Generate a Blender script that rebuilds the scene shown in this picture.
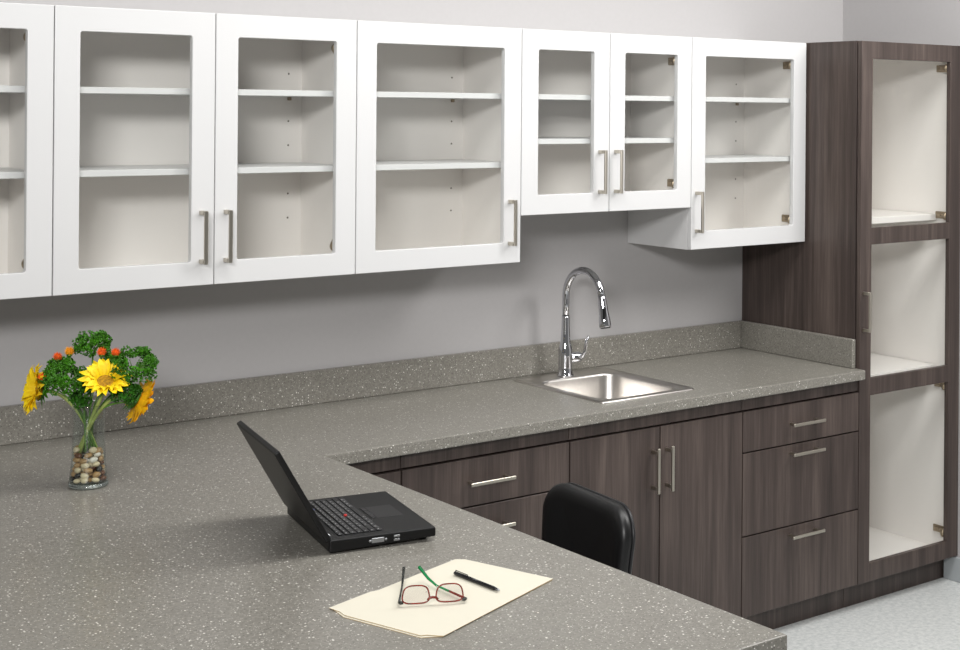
import bpy, bmesh, math, random
from mathutils import Vector, Matrix
random.seed(7)
for o in list(bpy.data.objects): bpy.data.objects.remove(o)
SC = bpy.context.scene
COL = SC.collection
PI = math.pi

# ------------------------------------------------------------------ camera
cam = bpy.data.cameras.new('camera'); camo = bpy.data.objects.new('camera', cam); COL.objects.link(camo); SC.camera = camo
cam.sensor_width = 36.0; cam.sensor_fit = 'HORIZONTAL'; cam.lens = 1455.12 / 960 * 36
cam.shift_x = (480 - 586.04) / 960; cam.shift_y = (108.63 - 325) / 960
cam.clip_start = 0.05
YAW, PITCH, ROLL = -0.6698, 0.001, 0.0079
fw = Vector((-math.sin(YAW) * math.cos(PITCH), math.cos(YAW) * math.cos(PITCH), math.sin(PITCH)))
rt = Vector((math.cos(YAW), math.sin(YAW), 0)); up = rt.cross(fw)
r2 = rt * math.cos(ROLL) + up * math.sin(ROLL); u2 = -rt * math.sin(ROLL) + up * math.cos(ROLL)
M = Matrix((r2, u2, -fw)).transposed().to_4x4(); M.translation = Vector((-4.1975, -4.2656, 1.8766))
camo.matrix_world = M

# ------------------------------------------------------------------ world, lights, exposure
w = bpy.data.worlds.new('world'); SC.world = w; w.use_nodes = True
w.node_tree.nodes['Background'].inputs[0].default_value = (1.0, 0.99, 0.97, 1)
w.node_tree.nodes['Background'].inputs[1].default_value = 0.17
def area(name, loc, target, sx, sy, power, col=(1, 1, 1)):
    l = bpy.data.lights.new(name, 'AREA'); l.shape = 'RECTANGLE'; l.size = sx; l.size_y = sy; l.energy = power; l.color = col
    o = bpy.data.objects.new(name, l); COL.objects.link(o); o.location = loc
    o.rotation_euler = (Vector(target) - Vector(loc)).to_track_quat('-Z', 'Y').to_euler(); return o
area('front_window_light', (-5.6, -5.0, 3.1), (-1.4, 0, 1.4), 1.5, 0.6, 172, (1, 0.99, 0.985))
area('right_softbox_light', (0.25, -2.3, 2.85), (-1.6, -0.3, 1.2), 0.8, 0.8, 36, (1, 0.985, 0.97))
area('ceiling_light', (-1.5, -1.7, 3.25), (-1.5, -1.2, 0), 3.4, 0.8, 70, (1, 0.99, 0.975))
SC.view_settings.view_transform = 'Standard'; SC.view_settings.look = 'None'
SC.view_settings.exposure = 0.0; SC.view_settings.gamma = 1.0; SC.view_settings.use_curve_mapping = False

# ------------------------------------------------------------------ materials
def lin(c):
    return tuple(((v / 255) / 12.92 if v / 255 <= 0.04045 else ((v / 255 + 0.055) / 1.055) ** 2.4) for v in c) + (1,)
def mat(name, col, rough=0.5, metal=0.0, spec=0.5, coat=0.0, noise=0.0, nscale=30):
    m = bpy.data.materials.new(name); m.use_nodes = True; nt = m.node_tree; b = nt.nodes['Principled BSDF']
    b.inputs['Base Color'].default_value = lin(col); b.inputs['Roughness'].default_value = rough
    b.inputs['Metallic'].default_value = metal; b.inputs['Specular IOR Level'].default_value = spec
    b.inputs['Coat Weight'].default_value = coat; b.inputs['Coat Roughness'].default_value = 0.1
    if noise:
        tc = nt.nodes.new('ShaderNodeTexCoord'); n = nt.nodes.new('ShaderNodeTexNoise'); n.inputs['Scale'].default_value = nscale
        n.inputs['Detail'].default_value = 4
        nt.links.new(tc.outputs['Object'], n.inputs['Vector'])
        r = nt.nodes.new('ShaderNodeValToRGB')
        c = lin(col)
        r.color_ramp.elements[0].position = 0.3; r.color_ramp.elements[1].position = 0.7
        r.color_ramp.elements[0].color = tuple(v * (1 - noise) for v in c[:3]) + (1,)
        r.color_ramp.elements[1].color = tuple(min(1, v * (1 + noise)) for v in c[:3]) + (1,)
        nt.links.new(n.outputs['Fac'], r.inputs['Fac']); nt.links.new(r.outputs['Color'], b.inputs['Base Color'])
    return m
def wood():
    m = bpy.data.materials.new('dark_laminate'); m.use_nodes = True; nt = m.node_tree; b = nt.nodes['Principled BSDF']; N = nt.nodes.new; L = nt.links.new
    tc = N('ShaderNodeTexCoord'); oi = N('ShaderNodeObjectInfo')
    add = N('ShaderNodeVectorMath'); add.operation = 'ADD'
    cm = N('ShaderNodeCombineXYZ'); mu = N('ShaderNodeMath'); mu.operation = 'MULTIPLY'; mu.inputs[1].default_value = 9.0
    L(oi.outputs['Random'], mu.inputs[0]); L(mu.outputs[0], cm.inputs[0]); L(mu.outputs[0], cm.inputs[2])
    L(tc.outputs['Object'], add.inputs[0]); L(cm.outputs[0], add.inputs[1])
    outs = []
    for sx, sz, det in ((9, 0.55, 3), (48, 1.4, 4), (230, 7, 3)):
        mp = N('ShaderNodeMapping'); mp.inputs['Scale'].default_value = (sx, sx, sz); L(add.outputs[0], mp.inputs['Vector'])
        n = N('ShaderNodeTexNoise'); n.inputs['Scale'].default_value = 1; n.inputs['Detail'].default_value = det; n.inputs['Distortion'].default_value = 0.3
        L(mp.outputs[0], n.inputs['Vector']); outs.append(n.outputs['Fac'])
    a1 = N('ShaderNodeMath'); a1.operation = 'MULTIPLY_ADD'; L(outs[0], a1.inputs[0]); a1.inputs[1].default_value = 0.42
    a0 = N('ShaderNodeMath'); a0.operation = 'MULTIPLY_ADD'; L(outs[1], a0.inputs[0]); a0.inputs[1].default_value = 0.36
    a2 = N('ShaderNodeMath'); a2.operation = 'MULTIPLY'; L(outs[2], a2.inputs[0]); a2.inputs[1].default_value = 0.22
    L(a2.outputs[0], a0.inputs[2]); L(a0.outputs[0], a1.inputs[2])
    r = N('ShaderNodeValToRGB'); e = r.color_ramp.elements
    e[0].position = 0.34; e[0].color = lin((50, 42, 39)); e[1].position = 0.68; e[1].color = lin((100, 88, 82))
    k = r.color_ramp.elements.new(0.5); k.color = lin((71, 61, 57))
    L(a1.outputs[0], r.inputs['Fac']); L(r.outputs['Color'], b.inputs['Base Color'])
    b.inputs['Roughness'].default_value = 0.42; b.inputs['Specular IOR Level'].default_value = 0.4
    return m
def stone():
    m = bpy.data.materials.new('speckled_solid_surface'); m.use_nodes = True; nt = m.node_tree; b = nt.nodes['Principled BSDF']; N = nt.nodes.new; L = nt.links.new
    g = N('ShaderNodeNewGeometry'); pos = g.outputs['Position']
    n = N('ShaderNodeTexNoise'); n.inputs['Scale'].default_value = 170; n.inputs['Detail'].default_value = 3; L(pos, n.inputs['Vector'])
    r = N('ShaderNodeValToRGB'); e = r.color_ramp.elements
    e[0].position = 0.3; e[0].color = lin((117, 114, 107)); e[1].position = 0.7; e[1].color = lin((139, 136, 128)); L(n.outputs['Fac'], r.inputs['Fac'])
    cur = r.outputs['Color']
    for sc, th, rad, col in ((140, 0.85, 0.27, (222, 220, 213)), (270, 0.82, 0.31, (190, 187, 179)), (210, 0.84, 0.32, (88, 84, 78)), (90, 0.965, 0.17, (235, 233, 225))):
        v = N('ShaderNodeTexVoronoi'); v.inputs['Scale'].default_value = sc; L(pos, v.inputs['Vector'])
        s = N('ShaderNodeSeparateColor'); L(v.outputs['Color'], s.inputs[0])
        c1 = N('ShaderNodeMath'); c1.operation = 'GREATER_THAN'; c1.inputs[1].default_value = th; L(s.outputs[0], c1.inputs[0])
        c2 = N('ShaderNodeMath'); c2.operation = 'LESS_THAN'; c2.inputs[1].default_value = rad; L(v.outputs['Distance'], c2.inputs[0])
        mu = N('ShaderNodeMath'); mu.operation = 'MULTIPLY'; L(c1.outputs[0], mu.inputs[0]); L(c2.outputs[0], mu.inputs[1])
        mx = N('ShaderNodeMix'); mx.data_type = 'RGBA'; L(mu.outputs[0], mx.inputs[0]); L(cur, mx.inputs[6]); mx.inputs[7].default_value = lin(col)
        cur = mx.outputs[2]
    L(cur, b.inputs['Base Color']); b.inputs['Roughness'].default_value = 0.3; b.inputs['Specular IOR Level'].default_value = 0.45
    return m
def floor_mat():
    m = mat('pale_vinyl', (205, 208, 206), 0.35); nt = m.node_tree; b = nt.nodes['Principled BSDF']; N = nt.nodes.new; L = nt.links.new
    g = N('ShaderNodeNewGeometry'); n = N('ShaderNodeTexNoise'); n.inputs['Scale'].default_value = 55; n.inputs['Detail'].default_value = 8; n.inputs['Roughness'].default_value = 0.7
    L(g.outputs['Position'], n.inputs['Vector']); r = N('ShaderNodeValToRGB'); e = r.color_ramp.elements
    e[0].position = 0.35; e[0].color = lin((192, 196, 195)); e[1].position = 0.62; e[1].color = lin((224, 226, 224))
    L(n.outputs['Fac'], r.inputs['Fac']); L(r.outputs['Color'], b.inputs['Base Color']); return m
def thin_glass(name='clear_glass', tint=(1, 1, 1, 1), k=1.0):
    m = bpy.data.materials.new(name); m.use_nodes = True; nt = m.node_tree; N = nt.nodes.new; L = nt.links.new
    nt.nodes.remove(nt.nodes['Principled BSDF']); out = nt.nodes['Material Output']
    t = N('ShaderNodeBsdfTransparent'); t.inputs[0].default_value = tint
    gl = N('ShaderNodeBsdfGlossy'); gl.inputs['Roughness'].default_value = 0.03
    fr = N('ShaderNodeLayerWeight'); fr.inputs['Blend'].default_value = 0.5     # facing works from both sides of the sheet
    pw = N('ShaderNodeMath'); pw.operation = 'POWER'; pw.inputs[1].default_value = 5.0; L(fr.outputs['Facing'], pw.inputs[0])
    mu = N('ShaderNodeMath'); mu.operation = 'MULTIPLY_ADD'; mu.inputs[1].default_value = 0.9 * k; mu.inputs[2].default_value = 0.035 * k; L(pw.outputs[0], mu.inputs[0]); mu.use_clamp = True
    mx = N('ShaderNodeMixShader'); L(mu.outputs[0], mx.inputs[0]); L(t.outputs[0], mx.inputs[1]); L(gl.outputs[0], mx.inputs[2]); L(mx.outputs[0], out.inputs['Surface'])
    return m
def rimglass():
    m = mat('thick_glass', (215, 225, 220), 0.03); b = m.node_tree.nodes['Principled BSDF']; b.inputs['Transmission Weight'].default_value = 0.9; b.inputs['IOR'].default_value = 1.45; return m

WOOD = wood(); STONE = stone(); FLOOR = floor_mat()
WHITE = mat('white_lacquer', (209, 209, 209), 0.32, noise=0.006, nscale=3)
INNER = mat('white_melamine', (240, 236, 232), 0.5, noise=0.008, nscale=4)
HOLE = mat('dark_pin_hole', (110, 102, 94), 0.7)
WALL = mat('grey_wall_paint', (179, 177, 177), 0.85, spec=0.2, noise=0.012, nscale=60)
BASEB = mat('grey_vinyl_base', (165, 170, 172), 0.5)
NICKEL = mat('brushed_nickel', (196, 190, 178), 0.3, 1.0)
HINGE = mat('hinge_nickel', (165, 150, 128), 0.35, 0.9)
STEEL = mat('stainless_steel', (208, 204, 199), 0.31, 1.0, noise=0.03, nscale=80)
CHROME = mat('polished_chrome', (205, 206, 210), 0.06, 1.0)
BLACKGAP = mat('shadow_gap_black', (18, 16, 16), 0.8)
GLASS = thin_glass('cabinet_glass', (0.98, 0.985, 0.98, 1), 0.5)
VGLASS = thin_glass('vase_glass', (0.93, 0.95, 0.94, 1), 1.6)
BLK = mat('black_soft_plastic', (12, 12, 13), 0.45, spec=0.35, noise=0.05, nscale=200)
BLK2 = mat('black_key_plastic', (24, 24, 26), 0.4)
KEYLEG = mat('key_legend_grey', (150, 150, 150), 0.5)
SCREEN = mat('dark_screen', (12, 13, 16), 0.12)
BLUEKEY = mat('blue_key', (70, 80, 130), 0.5)
RED = mat('red_rubber', (190, 40, 38), 0.6)
PORT = mat('port_metal', (170, 172, 175), 0.35, 0.8)
VINYL = mat('black_vinyl', (15, 15, 16), 0.4, spec=0.5)
CHPL = mat('black_chair_plastic', (24, 24, 26), 0.4)
MANILA = mat('manila_card', (216, 211, 194), 0.7, noise=0.01, nscale=20)
MANEDGE = mat('tan_card_edge', (214, 178, 120), 0.7)
PENB = mat('black_pen_barrel', (20, 20, 22), 0.25)
TORT = mat('tortoiseshell_brown', (120, 40, 28), 0.2, noise=0.5, nscale=120)
GRNT = mat('green_acetate', (24, 128, 70), 0.25)
DKT = mat('dark_acetate', (38, 40, 36), 0.25)
LENS = thin_glass('spectacle_lens', (0.96, 0.95, 0.95, 1), 1.2)
PETAL = mat('yellow_petal', (255, 208, 2), 0.6, noise=0.18, nscale=45)
PETAL2 = mat('deep_yellow_petal', (246, 176, 10), 0.55, noise=0.25, nscale=45)
DISC = mat('sunflower_disc', (176, 130, 14), 0.8, noise=0.4, nscale=160)
ORANGE = mat('orange_blossom', (232, 98, 14), 0.7, noise=0.3, nscale=90)
AMBER = mat('amber_blossom', (246, 160, 12), 0.7, noise=0.3, nscale=90)
LEAF = mat('parsley_green', (62, 122, 12), 0.55, noise=0.45, nscale=50)
LEAFD = mat('deep_leaf_green', (46, 102, 12), 0.55, noise=0.45, nscale=50)
STEM = mat('pale_stem', (160, 176, 92), 0.5, noise=0.2, nscale=40)
STEMG = mat('green_stem', (84, 128, 40), 0.5, noise=0.2, nscale=40)
PEB = [mat('cream_pebble', (222, 206, 172), 0.4, noise=0.12, nscale=90), mat('tan_pebble', (178, 142, 96), 0.4, noise=0.2, nscale=90),
       mat('white_pebble', (236, 230, 218), 0.4, noise=0.05, nscale=90), mat('brown_pebble', (104, 62, 36), 0.35, noise=0.25, nscale=90), mat('black_pebble', (30, 28, 28), 0.3)]

# ------------------------------------------------------------------ helpers
def newbm(): return bmesh.new()
def bevel_sharp(bm, w, seg=2, ang=0.9, edges=None):
    es = [e for e in (edges or bm.edges) if len(e.link_faces) == 2 and e.calc_face_angle(0) > ang]
    if es and w > 0: bmesh.ops.bevel(bm, geom=es, offset=w, segments=seg, affect='EDGES', profile=0.5, clamp_overlap=True)
def box(bm, x0, x1, y0, y1, z0, z1, bev=0.0, mi=0, seg=1):
    t = bmesh.new()
    bmesh.ops.create_cube(t, size=1)
    for v in t.verts:
        v.co = Vector(((x0 + x1) / 2 + v.co.x * (x1 - x0), (y0 + y1) / 2 + v.co.y * (y1 - y0), (z0 + z1) / 2 + v.co.z * (z1 - z0)))
    if bev: bevel_sharp(t, bev, seg)
    for f in t.faces: f.material_index = mi
    merge(bm, t)
def merge(bm, t, mtx=None):
    if mtx: bmesh.ops.transform(t, matrix=mtx, verts=t.verts)
    me = bpy.data.meshes.new('tmp'); t.to_mesh(me); t.free(); bm.from_mesh(me); bpy.data.meshes.remove(me)
def tube(bm, pts, rads, n=12, mi=0, caps=True, smooth=True):
    pts = [Vector(p) for p in pts]
    if not hasattr(rads, '__len__'): rads = [rads] * len(pts)
    rings = []; prev = None
    for i, p in enumerate(pts):
        t = (pts[min(i + 1, len(pts) - 1)] - pts[max(i - 1, 0)]).normalized()
        a = prev if prev is not None else (Vector((0, 0, 1)) if abs(t.z) < 0.9 else Vector((1, 0, 0)))
        a = (a - t * a.dot(t)).normalized(); prev = a; b = t.cross(a)
        rings.append([bm.verts.new(p + (a * math.cos(2 * PI * k / n) + b * math.sin(2 * PI * k / n)) * rads[i]) for k in range(n)])
    for r0, r1 in zip(rings, rings[1:]):
        for k in range(n):
            f = bm.faces.new((r0[k], r0[(k + 1) % n], r1[(k + 1) % n], r1[k])); f.smooth = smooth; f.material_index = mi
    if caps:
        f = bm.faces.new(rings[0][::-1]); f.material_index = mi; f = bm.faces.new(rings[-1]); f.material_index = mi
def lathe(bm, prof, c=(0, 0, 0), n=32, mi=0, axis=None):
    rings = []
    Mx = Vector((0, 0, 1)).rotation_difference(Vector(axis)).to_matrix() if axis else Matrix.Identity(3)
    for r, z in prof:
        rings.append([bm.verts.new(Vector(c) + Mx @ Vector((r * math.cos(2 * PI * k / n), r * math.sin(2 * PI * k / n), z))) for k in range(n)])
    for r0, r1 in zip(rings, rings[1:]):
        for k in range(n):
            f = bm.faces.new((r0[k], r0[(k + 1) % n], r1[(k + 1) % n], r1[k])); f.smooth = True; f.material_index = mi
    for r, R in ((prof[0][0], rings[0][::-1]), (prof[-1][0], rings[-1])):
        if r > 1e-5: bm.faces.new(R).material_index = mi
    bmesh.ops.remove_doubles(bm, verts=bm.verts, dist=1e-6)
def loft(bm, loops, cap0=False, cap1=False, mi=0, smooth=True):
    R = [[bm.verts.new(p) for p in l] for l in loops]; n = len(R[0])
    for a, b in zip(R, R[1:]):
        for k in range(n):
            f = bm.faces.new((a[k], a[(k + 1) % n], b[(k + 1) % n], b[k])); f.smooth = smooth; f.material_index = mi
    if cap0: bm.faces.new(R[0][::-1]).material_index = mi
    if cap1: bm.faces.new(R[-1]).material_index = mi
def rrect(x0, x1, y0, y1, r, n=6):
    P = []
    for cx, cy, a0 in ((x1 - r, y1 - r, 0), (x0 + r, y1 - r, 90), (x0 + r, y0 + r, 180), (x1 - r, y0 + r, 270)):
        for k in range(n + 1):
            a = math.radians(a0 + 90 * k / n); P.append((cx + r * math.cos(a), cy + r * math.sin(a)))
    return P
def cells(A, B, keep, plane, base, th, bev, rc=0):
    """slab with openings from a grid of cells; plane 'xz' (thickness towards -y) or 'xy' (towards +z)"""
    bm = bmesh.new(); V = {}
    def v(i, j):
        if (i, j) not in V: V[i, j] = bm.verts.new((A[i], base, B[j]) if plane == 'xz' else (A[i], B[j], base))
        return V[i, j]
    for i in range(len(A) - 1):
        for j in range(len(B) - 1):
            if keep((A[i] + A[i + 1]) / 2, (B[j] + B[j + 1]) / 2): bm.faces.new((v(i, j), v(i + 1, j), v(i + 1, j + 1), v(i, j + 1)))
    r = bmesh.ops.extrude_face_region(bm, geom=bm.faces[:])
    d = Vector((0, -th, 0)) if plane == 'xz' else Vector((0, 0, th))
    for g in r['geom']:
        if isinstance(g, bmesh.types.BMVert): g.co += d
    bmesh.ops.recalc_face_normals(bm, faces=bm.faces)
    bmesh.ops.dissolve_limit(bm, angle_limit=0.01, verts=bm.verts, edges=bm.edges)
    if rc:      # round the corners of the opening
        ce = [e for e in bm.edges if abs((e.verts[0].co - e.verts[1].co).normalized().y) > 0.99 and A[0] + 0.01 < e.verts[0].co.x < A[-1] - 0.01]
        bmesh.ops.bevel(bm, geom=ce, offset=rc, segments=4, affect='EDGES', profile=0.5)
    bevel_sharp(bm, bev, 2)
    return bm
def obj(name, bm, mats, parent=None, recalc=True, smooth=None):
    if recalc: bmesh.ops.recalc_face_normals(bm, faces=bm.faces)
    me = bpy.data.meshes.new(name)
    root = parent
    while root is not None and root.parent is not None: root = root.parent
    if root is not None and root.get('_w'): bmesh.ops.translate(bm, verts=bm.verts, vec=-root.location)
    bm.to_mesh(me); bm.free()
    for m in (mats if isinstance(mats, (list, tuple)) else [mats]): me.materials.append(m)
    o = bpy.data.objects.new(name, me); COL.objects.link(o); o.parent = parent
    if smooth: 
        for p in me.polygons: p.use_smooth = True
    return o
def thing(name, label, cat, loc=(0, 0, 0), rz=0, group=None, world=True):
    o = bpy.data.objects.new(name, None); COL.objects.link(o); o.location = loc; o.rotation_euler = (0, 0, rz); o.empty_display_size = 0.05
    o['label'] = label; o['category'] = cat
    if group: o['group'] = group
    if world: o['_w'] = 1
    return o
def tag(o, label, cat, group=None):
    o['label'] = label; o['category'] = cat
    if group: o['group'] = group
    return o
def struct(name, bm, m, parent=None):
    o = obj(name, bm, m, parent); o['kind'] = 'structure'; return o
def recenter(o):
    """move a top-level mesh's origin to the base of its bounding box"""
    me = o.data; xs = [v.co for v in me.vertices]
    c = Vector(((min(v.x for v in xs) + max(v.x for v in xs)) / 2, (min(v.y for v in xs) + max(v.y for v in xs)) / 2, min(v.z for v in xs)))
    me.transform(Matrix.Translation(-c)); o.location = c; return o

# ------------------------------------------------------------------ setting
b = newbm(); box(b, -5.2, 0.72, 0, 0.12, 0, 3.0); struct('wall_back', b, WALL)
b = newbm(); box(b, 0.6, 0.72, -3.6, 0, 0, 3.0); struct('wall_right', b, WALL)
b = newbm(); box(b, -5.2, 3.0, -6.0, 0.12, -0.1, 0); struct('floor', b, FLOOR)
b = newbm(); box(b, 0.59, 0.6, -3.6, -0.565, 0, 0.1, 0.003); struct('baseboard_right', b, BASEB)

# ------------------------------------------------------------------ worktop
ZC = 0.914; TC = 0.036; DC = 0.660; XP = -2.256; YP = -2.40; XL = -3.80
SX0, SX1, SY0, SY1 = -1.165, -0.80, -0.535, -0.125     # cut-out
wt = thing('worktop', 'grey white-flecked L-shaped worktop along the wall and out into the room', 'countertop', (-2.2, -0.4, ZC - TC))
def keep(x, y):
    if SX0 < x < SX1 and SY0 < y < SY1: return False
    return y > -DC or x < XP
bm = cells([XL, XP, SX0, SX1, -0.001], [YP, -DC, SY0, SY1, -0.002], keep, 'xy', ZC - TC, TC, 0.0035)
for v in bm.verts:      # the aisle edge runs very slightly out of square
    if abs(v.co.x - XP) < 0.02: v.co.x += 0.020 * (-v.co.y - DC) / 1.74
obj('counter_slab', bm, STONE, wt)
b = newbm(); box(b, XL, -0.021, -0.02, -0.001, ZC, 1.0235, 0.003); obj('backsplash', b, STONE, wt)
b = newbm(); box(b, -0.02, -0.001, -0.612, -0.001, ZC, 1.0235, 0.003); obj('side_splash', b, STONE, wt)

# ------------------------------------------------------------------ handles and hinges
def pull(parent, c, length, vert, inset, name='door_handle', post=0.0045):
    """bar pull centred at c=(x, face_y, z), sticking out towards -y"""
    x, y, z = c; h = length / 2; b = newbm(); so = 0.030
    if vert:
        box(b, x - 0.0055, x + 0.0055, y - so - 0.008, y - so, z - h, z + h, 0.0015)
        for s in (-1, 1): box(b, x - post, x + post, y - so, y, z + s * (h - inset) - 0.006, z + s * (h - inset) + 0.006, 0.001)
    else:
        box(b, x - h, x + h, y - so - 0.008, y - so, z - 0.0055, z + 0.0055, 0.0015)
        for s in (-1, 1): box(b, x + s * (h - inset) - 0.006, x + s * (h - inset) + 0.006, y - so, y, z - post, z + post, 0.001)
    return obj(name, b, NICKEL, parent)
def hinge(parent, x, yf, z):
    """concealed hinge on the inner face of a right-hand cabinet side at x; door back at yf"""
    b = newbm()
    box(b, x - 0.008, x, yf + 0.030, yf + 0.084, z - 0.014, z + 0.014, 0.002)
    box(b, x - 0.019, x - 0.007, yf + 0.010, yf + 0.072, z - 0.009, z + 0.009, 0.003)
    box(b, x - 0.030, x - 0.010, yf + 0.001, yf + 0.016, z - 0.016, z + 0.016, 0.003)
    lathe(b, [(0.0, -0.012), (0.017, -0.012), (0.017, -0.001), (0.0, 0.0)], (x - 0.036, yf, z), 20, 0, (0, -1, 0))
    lathe(b, [(0.0, 0), (0.0045, 0), (0.004, 0.003), (0, 0.003)], (x - 0.019, yf + 0.050, z), 10, 0, (-1, 0, 0))
    return obj('hinge', b, HINGE, parent)

# ------------------------------------------------------------------ wall cabinets
UD = 0.358; CF = 0.336      # door face and carcass front
def wall_cabinet(x0, x1, z0, z1, doors, shelves, label, bare_left=False):
    t = thing('wall_cabinet', label, 'cabinet', ((x0 + x1) / 2, -0.17, z0), 0, 'white glass-door wall cabinets')
    s = 0.018; b = newbm(); e = 0.0008
    box(b, x0 + e, x0 + s, -CF, -0.001, z0, z1, 0.0008); box(b, x1 - s, x1 - e, -CF, -0.001, z0, z1, 0.0008)
    box(b, x0 + s, x1 - s, -CF, -0.001, z0, z0 + s); box(b, x0 + s, x1 - s, -CF, -0.001, z1 - s, z1)
    box(b, x0 + s, x1 - s, -0.035, -0.02, z0 + s, z1 - s, 0, 1)
    box(b, x0 + s, x1 - s, -0.02, -0.001, z1 - 0.1, z1 - s, 0, 0)
    # inner linings of the sides, floor and top
    box(b, x0 + s, x0 + s + 0.0006, -CF + 0.001, -0.035, z0 + s, z1 - s, 0, 1); box(b, x1 - s - 0.0006, x1 - s, -CF + 0.001, -0.035, z0 + s, z1 - s, 0, 1)
    box(b, x0 + s, x1 - s, -CF + 0.001, -0.035, z0 + s, z0 + s + 0.0006, 0, 1); box(b, x0 + s, x1 - s, -CF + 0.001, -0.035, z1 - s - 0.0006, z1 - s, 0, 1)
    for hz in (1.985, 1.834, 1.757, 1.603, 1.526):
        if hz > z0 + 0.05:
            for hx in (x0 + s + 0.047, x1 - s - 0.047):
                lathe(b, [(0.0, 0), (0.0032, 0), (0.0032, 0.0006), (0, 0.0006)], (hx, -0.035, hz), 8, 2, (0, -1, 0))
    obj('carcass', b, [WHITE, INNER, HOLE], t)
    for sz in shelves:
        b = newbm(); box(b, x0 + s + 0.001, x1 - s - 0.001, -0.330, -0.037, sz - 0.018, sz, 0.0012); sh = obj('shelf', b, WHITE, t)
        for hx in (x0 + s + 0.047, x1 - s - 0.047):
            b = newbm(); box(b, hx - 0.005, hx + 0.005, -0.047, -0.036, sz - 0.029, sz - 0.0182, 0.001); obj('shelf_clip', b, HINGE, sh)
    for (d0, d1, hx, hz, hg) in doors:
        f = 0.068; a, c = d0 + 0.0015, d1 - 0.0015
        bm = cells([a, a + f, c - f, c], [z0 + 0.0015, z0 + f, z1 - f, z1 - 0.0015], lambda x, z: not (a + f < x < c - f and z0 + f < z < z1 - f), 'xz', -0.338, UD - 0.338, 0.0018, 0.007)
        d = obj('door', bm, WHITE, t)
        b = newbm(); box(b, a + f - 0.003, c - f + 0.003, -0.346, -0.342, z0 + f - 0.003, z1 - f + 0.003)
        obj('glass_pane', b, GLASS, d)
        pull(d, (hx, -UD, hz), 0.15, True, 0.006, post=0.0065)
        if hg:
            for zz in (z1 - 0.088, z0 + 0.088): hinge(d, x1 - s - 0.0006, -0.338, zz)
    return t
ZT, ZB, ZS = 2.146, 1.370, 1.524
B0, B1, B2, B3, B4, B5, B6 = -2.906, -2.4507, -1.9937, -1.3745, -0.9975, -0.6125, -0.0095
HU = 1.5085
wall_cabinet(-3.82, B0, ZB, ZT, [(-3.82, -3.363, -3.40, HU, 0), (-3.363, B0, -3.326, HU, 1)], (1.929, 1.702), 'white glass-door wall cabinet cut off by the left edge, above the flowers')
wall_cabinet(B0, B2, ZB, ZT, [(B0, B1, -2.4905, HU, 0), (B1, B2, -2.4165, HU, 1)], (1.929, 1.702), 'tall white wall cabinet with two glass doors and paired handles, above the laptop')
wall_cabinet(B2, B3, ZB, ZT, [(B2, B3, -1.42, 1.505, 0)], (1.929, 1.702), 'single-door white glass wall cabinet with its handle at the right, left of the faucet')
wall_cabinet(B3, B5, ZS, ZT, [(B3, B4, -1.041, 1.664, 0), (B4, B5, -0.970, 1.664, 1)], (1.929, 1.778), 'shorter white wall cabinet with two narrow glass doors above the sink')
wall_cabinet(B5, B6, ZB, ZT, [(B5, B6, -0.5865, HU, 1)], (1.929, 1.702), 'white wall cabinet with one glass door and left handle beside the tall dark cabinet')

# ------------------------------------------------------------------ base cabinets
FR = 0.63; BZ0 = 0.104; BZT = ZC - TC
def base_cabinet(x0, x1, fronts, label, name='base_cabinet', rail=True):
    t = thing(name, label, 'cabinet', ((x0 + x1) / 2, -0.3, 0), 0, 'dark laminate base cabinets')
    s = 0.018; b = newbm(); e = 0.0008
    yb, yf = -0.022, -0.608
    box(b, x0 + e, x0 + s, yf, yb, BZ0, BZT - 0.001); box(b, x1 - s, x1 - e, yf, yb, BZ0, BZT - 0.001)
    box(b, x0 + s, x1 - s, yf, yb, BZ0, BZ0 + s); box(b, x0 + s, x1 - s, yb - 0.012, yb, BZ0 + s, BZT - 0.001)
    obj('carcass', b, WOOD, t)
    b = newbm(); box(b, x0 + 0.0012, x1 - 0.0012, -0.624, -0.6085, 0.8315, BZT - 0.001, 0.0008); obj('top_rail', b, WOOD, t)
    b = newbm(); box(b, x0 + e, x1 - e, -0.56, -0.542, 0, BZ0 - 0.0005); obj('toe_kick', b, WOOD, t)
    for f in fronts:
        kind, a, c, z0, z1 = f[:5]
        b = newbm(); box(b, a + 0.0026, c - 0.0026, -FR, -0.612, z0 + 0.0026, z1 - 0.0026, 0.0009)
        d = obj('drawer_front' if kind == 'drawer' else 'door', b, WOOD, t)
        if len(f) > 5:
            hx, hz = f[5:7]
            pull(d, (hx, -FR, hz), 0.165 if kind == 'drawer' else 0.150, kind != 'drawer', 0.018 if kind == 'drawer' else 0.016, 'drawer_pull' if kind == 'drawer' else 'door_handle')
    return t
S1, S2, S3 = -1.990, -1.373, -0.609
SM = -0.9925
base_cabinet(-2.22, S1, [('drawer', -2.22, S1, 0.682, 0.8285), ('drawer', -2.22, S1, BZ0, 0.682)], 'narrow dark wood-grain filler cabinet in the inner corner of the worktop')
base_cabinet(S1, S2, [('drawer', S1, S2, 0.682, 0.8285, -1.689, 0.757), ('drawer', S1, S2, 0.389, 0.682, -1.689, 0.616), ('drawer', S1, S2, BZ0, 0.389, -1.689, 0.345)], 'dark wood-grain drawer cabinet left of the sink, behind the black chair')
base_cabinet(S2, S3, [('door', S2, SM, BZ0, 0.8285, -1.0275, 0.6885), ('door', SM, S3, BZ0, 0.8285, -0.9655, 0.6885)], 'dark wood-grain sink cabinet with two doors and paired vertical handles')
base_cabinet(S3, -0.0015, [('drawer', S3, -0.0015, 0.682, 0.8285, -0.3055, 0.757), ('drawer', S3, -0.0015, 0.389, 0.682, -0.3055, 0.651), ('drawer', S3, -0.0015, BZ0, 0.389, -0.3055, 0.356)], 'dark wood-grain three-drawer cabinet beside the tall cabinet, all three pulls visible')

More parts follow.
